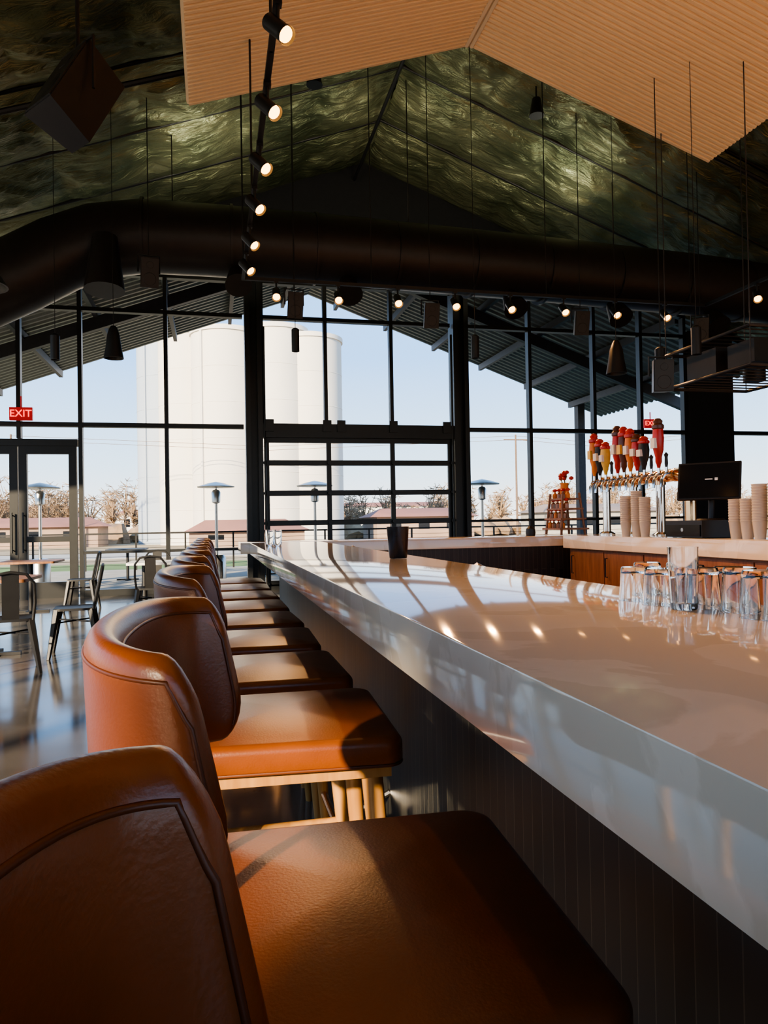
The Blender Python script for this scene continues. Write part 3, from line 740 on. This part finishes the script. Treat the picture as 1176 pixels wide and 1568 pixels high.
def heater(x, y):
    mb = MB()
    mb.lathe((0, 0, 0), [(.001, 0), (.23, 0), (.23, .05), (.2, .08), (.2, .55), (.16, .62), (.035, .64), (.03, 1.75), (.09, 1.78), (.10, 2.0), (.07, 2.05), (.02, 2.07), (.02, 2.10), (.40, 2.11), (.41, 2.13), (.2, 2.20), (.001, 2.24)], 0, 24)
    mb.obj('patio_heater', [M_steel], (x, y, -.05))
for x, y in ((.08, 16.6), (2.25, 16.4), (-3.55, 16.7), (6.1, 16.0)): heater(x, y)
for x, y in ((-2.0, 18.5), (1.3, 18.8), (4.8, 18.4), (8, 18.6)):
    table(x, y, .9, .9, M_black, 'patio_table', -.05)
def silo(x, y, r, h, mt):
    mb = MB(); mb.lathe((0, 0, -.4), [(r, 0), (r, h), (r+.12, h), (r+.12, h+.35), (r*.6, h+.7), (.01, h+.8)], 0, 48)
    for k in range(1, 6): mb.lathe((0, 0, -.4), [(r, h*k/6-.03), (r+.02, h*k/6), (r, h*k/6+.03)], 0, 48)
    mb.tube([(-r*.7, -r*.75, 0), (-r*.7, -r*.75, h)], .12, 0, 6)
    mb.obj('grain_silo', [mt], (x, y, 0))
silo(1.2, 61, 2.75, 17.0, M_silo); silo(5.2, 60.2, 2.6, 17.2, M_silo); silo(8.0, 60.5, 2.7, 16.6, M_silo); silo(-1.6, 64, 2.7, 17.4, M_silo); silo(-3.6, 69, 2.9, 17.8, M_silo_shade)
def bldg(x0, x1, y0, h, mt, rf, name='low_building'):
    mb = MB(); mb.b2((x0, y0, -.4), (x1, y0+6, h), 0)
    mb.add([(x0-.4, y0-.4, h), (x1+.4, y0-.4, h), (x1+.4, y0+6.4, h), (x0-.4, y0+6.4, h), (x0+1, y0+3, h+.8), (x1-1, y0+3, h+.8)], [(0,1,5,4),(1,2,5),(2,3,4,5),(3,0,4),(3,2,1,0)], 1)
    xx = x0+1.2
    while xx < x1-1.5: mb.b2((xx, y0-.03, h*.35), (xx+1, y0, h*.75), 2); xx += 2.6
    mb.obj(name, [mt, rf, M_pos])
bldg(-1.5, 6, 49, .8, M_brick, M_roofred); bldg(-40, -22, 130, 4.2, M_brick, M_roofred); bldg(62, 84, 130, 4.2, M_patio, M_roofred); bldg(-16, 2, 132, 3.4, M_white, M_roofred); bldg(22, 44, 131, 4.2, M_white, M_roofred)
bldg(-18, -9, 62.5, 1.3, M_brick, M_roofred); bldg(14, 23, 62.5, 1.7, M_brick, M_roofred); bldg(30, 42, 62, 1.9, M_patio, M_brick)
# bare tree line made of real branches
mb = MB()
def stick(p, q, r, mi):
    d = (q-p).normalized(); a = d.orthogonal().normalized(); b2 = d.cross(a)
    vs = [p+(a*math.cos(t)+b2*math.sin(t))*r for t in (0, 2.09, 4.19)]+[q+(a*math.cos(t)+b2*math.sin(t))*r*.5 for t in (0, 2.09, 4.19)]
    mb.add(vs, [(0,1,4,3),(1,2,5,4),(2,0,3,5)], mi)
for i in range(220):
    x = random.uniform(-75, 105); y = random.uniform(80, 122); h = random.uniform(3.0, 6.4) if x > -10 or random.random() < .6 else random.uniform(5, 7.5)
    base = Vector((x, y, -.4)); topp = Vector((x, y, h*.45)); stick(base, topp, .12, 1)
    for k in range(40):
        a = random.uniform(0, 2*pi); e1 = topp+Vector((math.cos(a)*h*.30*random.random(), math.sin(a)*h*.30*random.random(), h*random.uniform(-.2, .5)))
        stick(topp-Vector((0, 0, h*.15*random.random())), e1, .055, 0)
        for kk in range(3):
            a2 = random.uniform(0, 2*pi); stick(e1, e1+Vector((math.cos(a2), math.sin(a2), random.uniform(-.2, 1)))*h*.12, .05, 0)
mb.obj('bare_tree_line', [M_tree, M_bark], ang=60)
mb = MB()
for i in range(70):
    x = -60+i*2.3; y = 73+random.uniform(-1, 3)
    if -8 < x < 12: y = 78
    prof = [(.01, 0), (1.5, .1), (1.7, .7), (1.1, 1.3+random.random()*.6), (.01, 1.7+random.random()*.5)]
    o = len(mb.v); mb.lathe((x, y, -.4), prof, 0, 10)
    for q in range(o, len(mb.v)): mb.v[q] += Vector((noise.noise(mb.v[q]*1.3), noise.noise(mb.v[q]*1.7), noise.noise(mb.v[q]*2.1)*.5))*.7
mb.obj('scrub_hedge', [M_tree], ang=30)
mb = MB()
for x, y in ((23.5, 54), (38, 52), (-14, 57)):
    mb.cyl((x, y, -.4), (x, y, 8), .10, .07, 0, 8); mb.box((x, y, 7.6), (2.0, .1, .1), 0)
for dz in (0, .3): mb.tube([(23.5, 54, 7.6+dz), (30, 53, 7.0+dz), (38, 52, 7.6+dz)], .02, 0, 4); mb.tube([(23.5, 54, 7.6+dz), (4, 55.5, 6.8+dz), (-14, 57, 7.6+dz)], .02, 0, 4)
mb.obj('utility_pole_line', [M_bark])

# ------------------------------------------------------------------ LIGHT
w = bpy.data.worlds.new('World'); S.world = w; w.use_nodes = True; nt = w.node_tree
bg = nt.nodes['Background']; tc = nt.nodes.new('ShaderNodeTexCoord'); sp = nt.nodes.new('ShaderNodeSeparateXYZ'); r = nt.nodes.new('ShaderNodeValToRGB')
nt.links.new(tc.outputs['Generated'], sp.inputs[0]); nt.links.new(sp.outputs['Z'], r.inputs['Fac']); nt.links.new(r.outputs[0], bg.inputs['Color'])
e = r.color_ramp.elements; e[0].position = 0.0; e[0].color = (1.0, 0.97, 0.92, 1); e[1].position = 0.8; e[1].color = (0.22, 0.40, 0.72, 1)
k = r.color_ramp.elements.new(0.22); k.color = (0.30, 0.57, 1.0, 1); k = r.color_ramp.elements.new(0.08); k.color = (0.62, 0.82, 1.0, 1)
bg.inputs['Strength'].default_value = 2.35
sun = bpy.data.lights.new('sun', 'SUN'); sun.energy = 15; sun.angle = math.radians(1.2); sun.color = (1.0, .80, .54)
so = bpy.data.objects.new('sun', sun); COL.objects.link(so)
so.rotation_euler = Vector((.58, .76, -.33)).to_track_quat('-Z', 'Y').to_euler(); so.location = (-20, -20, 12)
for p, d, en in spots:
    l = bpy.data.lights.new('track_spot', 'SPOT'); l.energy = en; l.color = (1, .50, .19); l.spot_size = 1.12; l.spot_blend = .8; l.shadow_soft_size = .04
    o = bpy.data.objects.new('track_spot', l); COL.objects.link(o); o.location = p; o.rotation_euler = d.to_track_quat('-Z', 'Y').to_euler()
for x in (0.3, 2.9, 5.6):  # added fill lights with made-up fixtures, to brighten the ceiling foil
    z = 5.88-.025*x
    mb = MB(); mb.b2((-.5, -.05, -.03), (.5, .05, .03)); mb.b2((-.3, -.02, -.08), (-.26, .02, 0)); mb.b2((.26, -.02, -.08), (.3, .02, 0)); mb.obj('added_fill_fixture', [M_black], (x, 10.95, z))
    l = bpy.data.lights.new('fill_light', 'AREA'); l.shape = 'RECTANGLE'; l.size = .95; l.size_y = .08; l.energy = 29; l.color = (1, .95, .74)
    o = bpy.data.objects.new('fill_light', l); COL.objects.link(o); o.location = (x, 10.95, z+.035); o.rotation_euler = (pi-.4, 0, 0)

# ------------------------------------------------------------------ CAMERA
cd = bpy.data.cameras.new('camera'); cam = bpy.data.objects.new('camera', cd); COL.objects.link(cam)
cd.sensor_fit = 'VERTICAL'; cd.sensor_height = 36; cd.sensor_width = 27; cd.lens = 25.7; cd.clip_start = 0.02; cd.clip_end = 2000
cam.matrix_world = Matrix.Translation((0, 0, 1.22)) @ Matrix.Rotation(math.radians(-13.2), 4, 'Z') @ Matrix.Rotation(math.radians(90.82), 4, 'X') @ Matrix.Rotation(math.radians(-1.0), 4, 'Z')
S.camera = cam
try:
    S.view_settings.view_transform = 'AgX'; S.view_settings.look = 'AgX - Medium High Contrast'
except Exception: pass
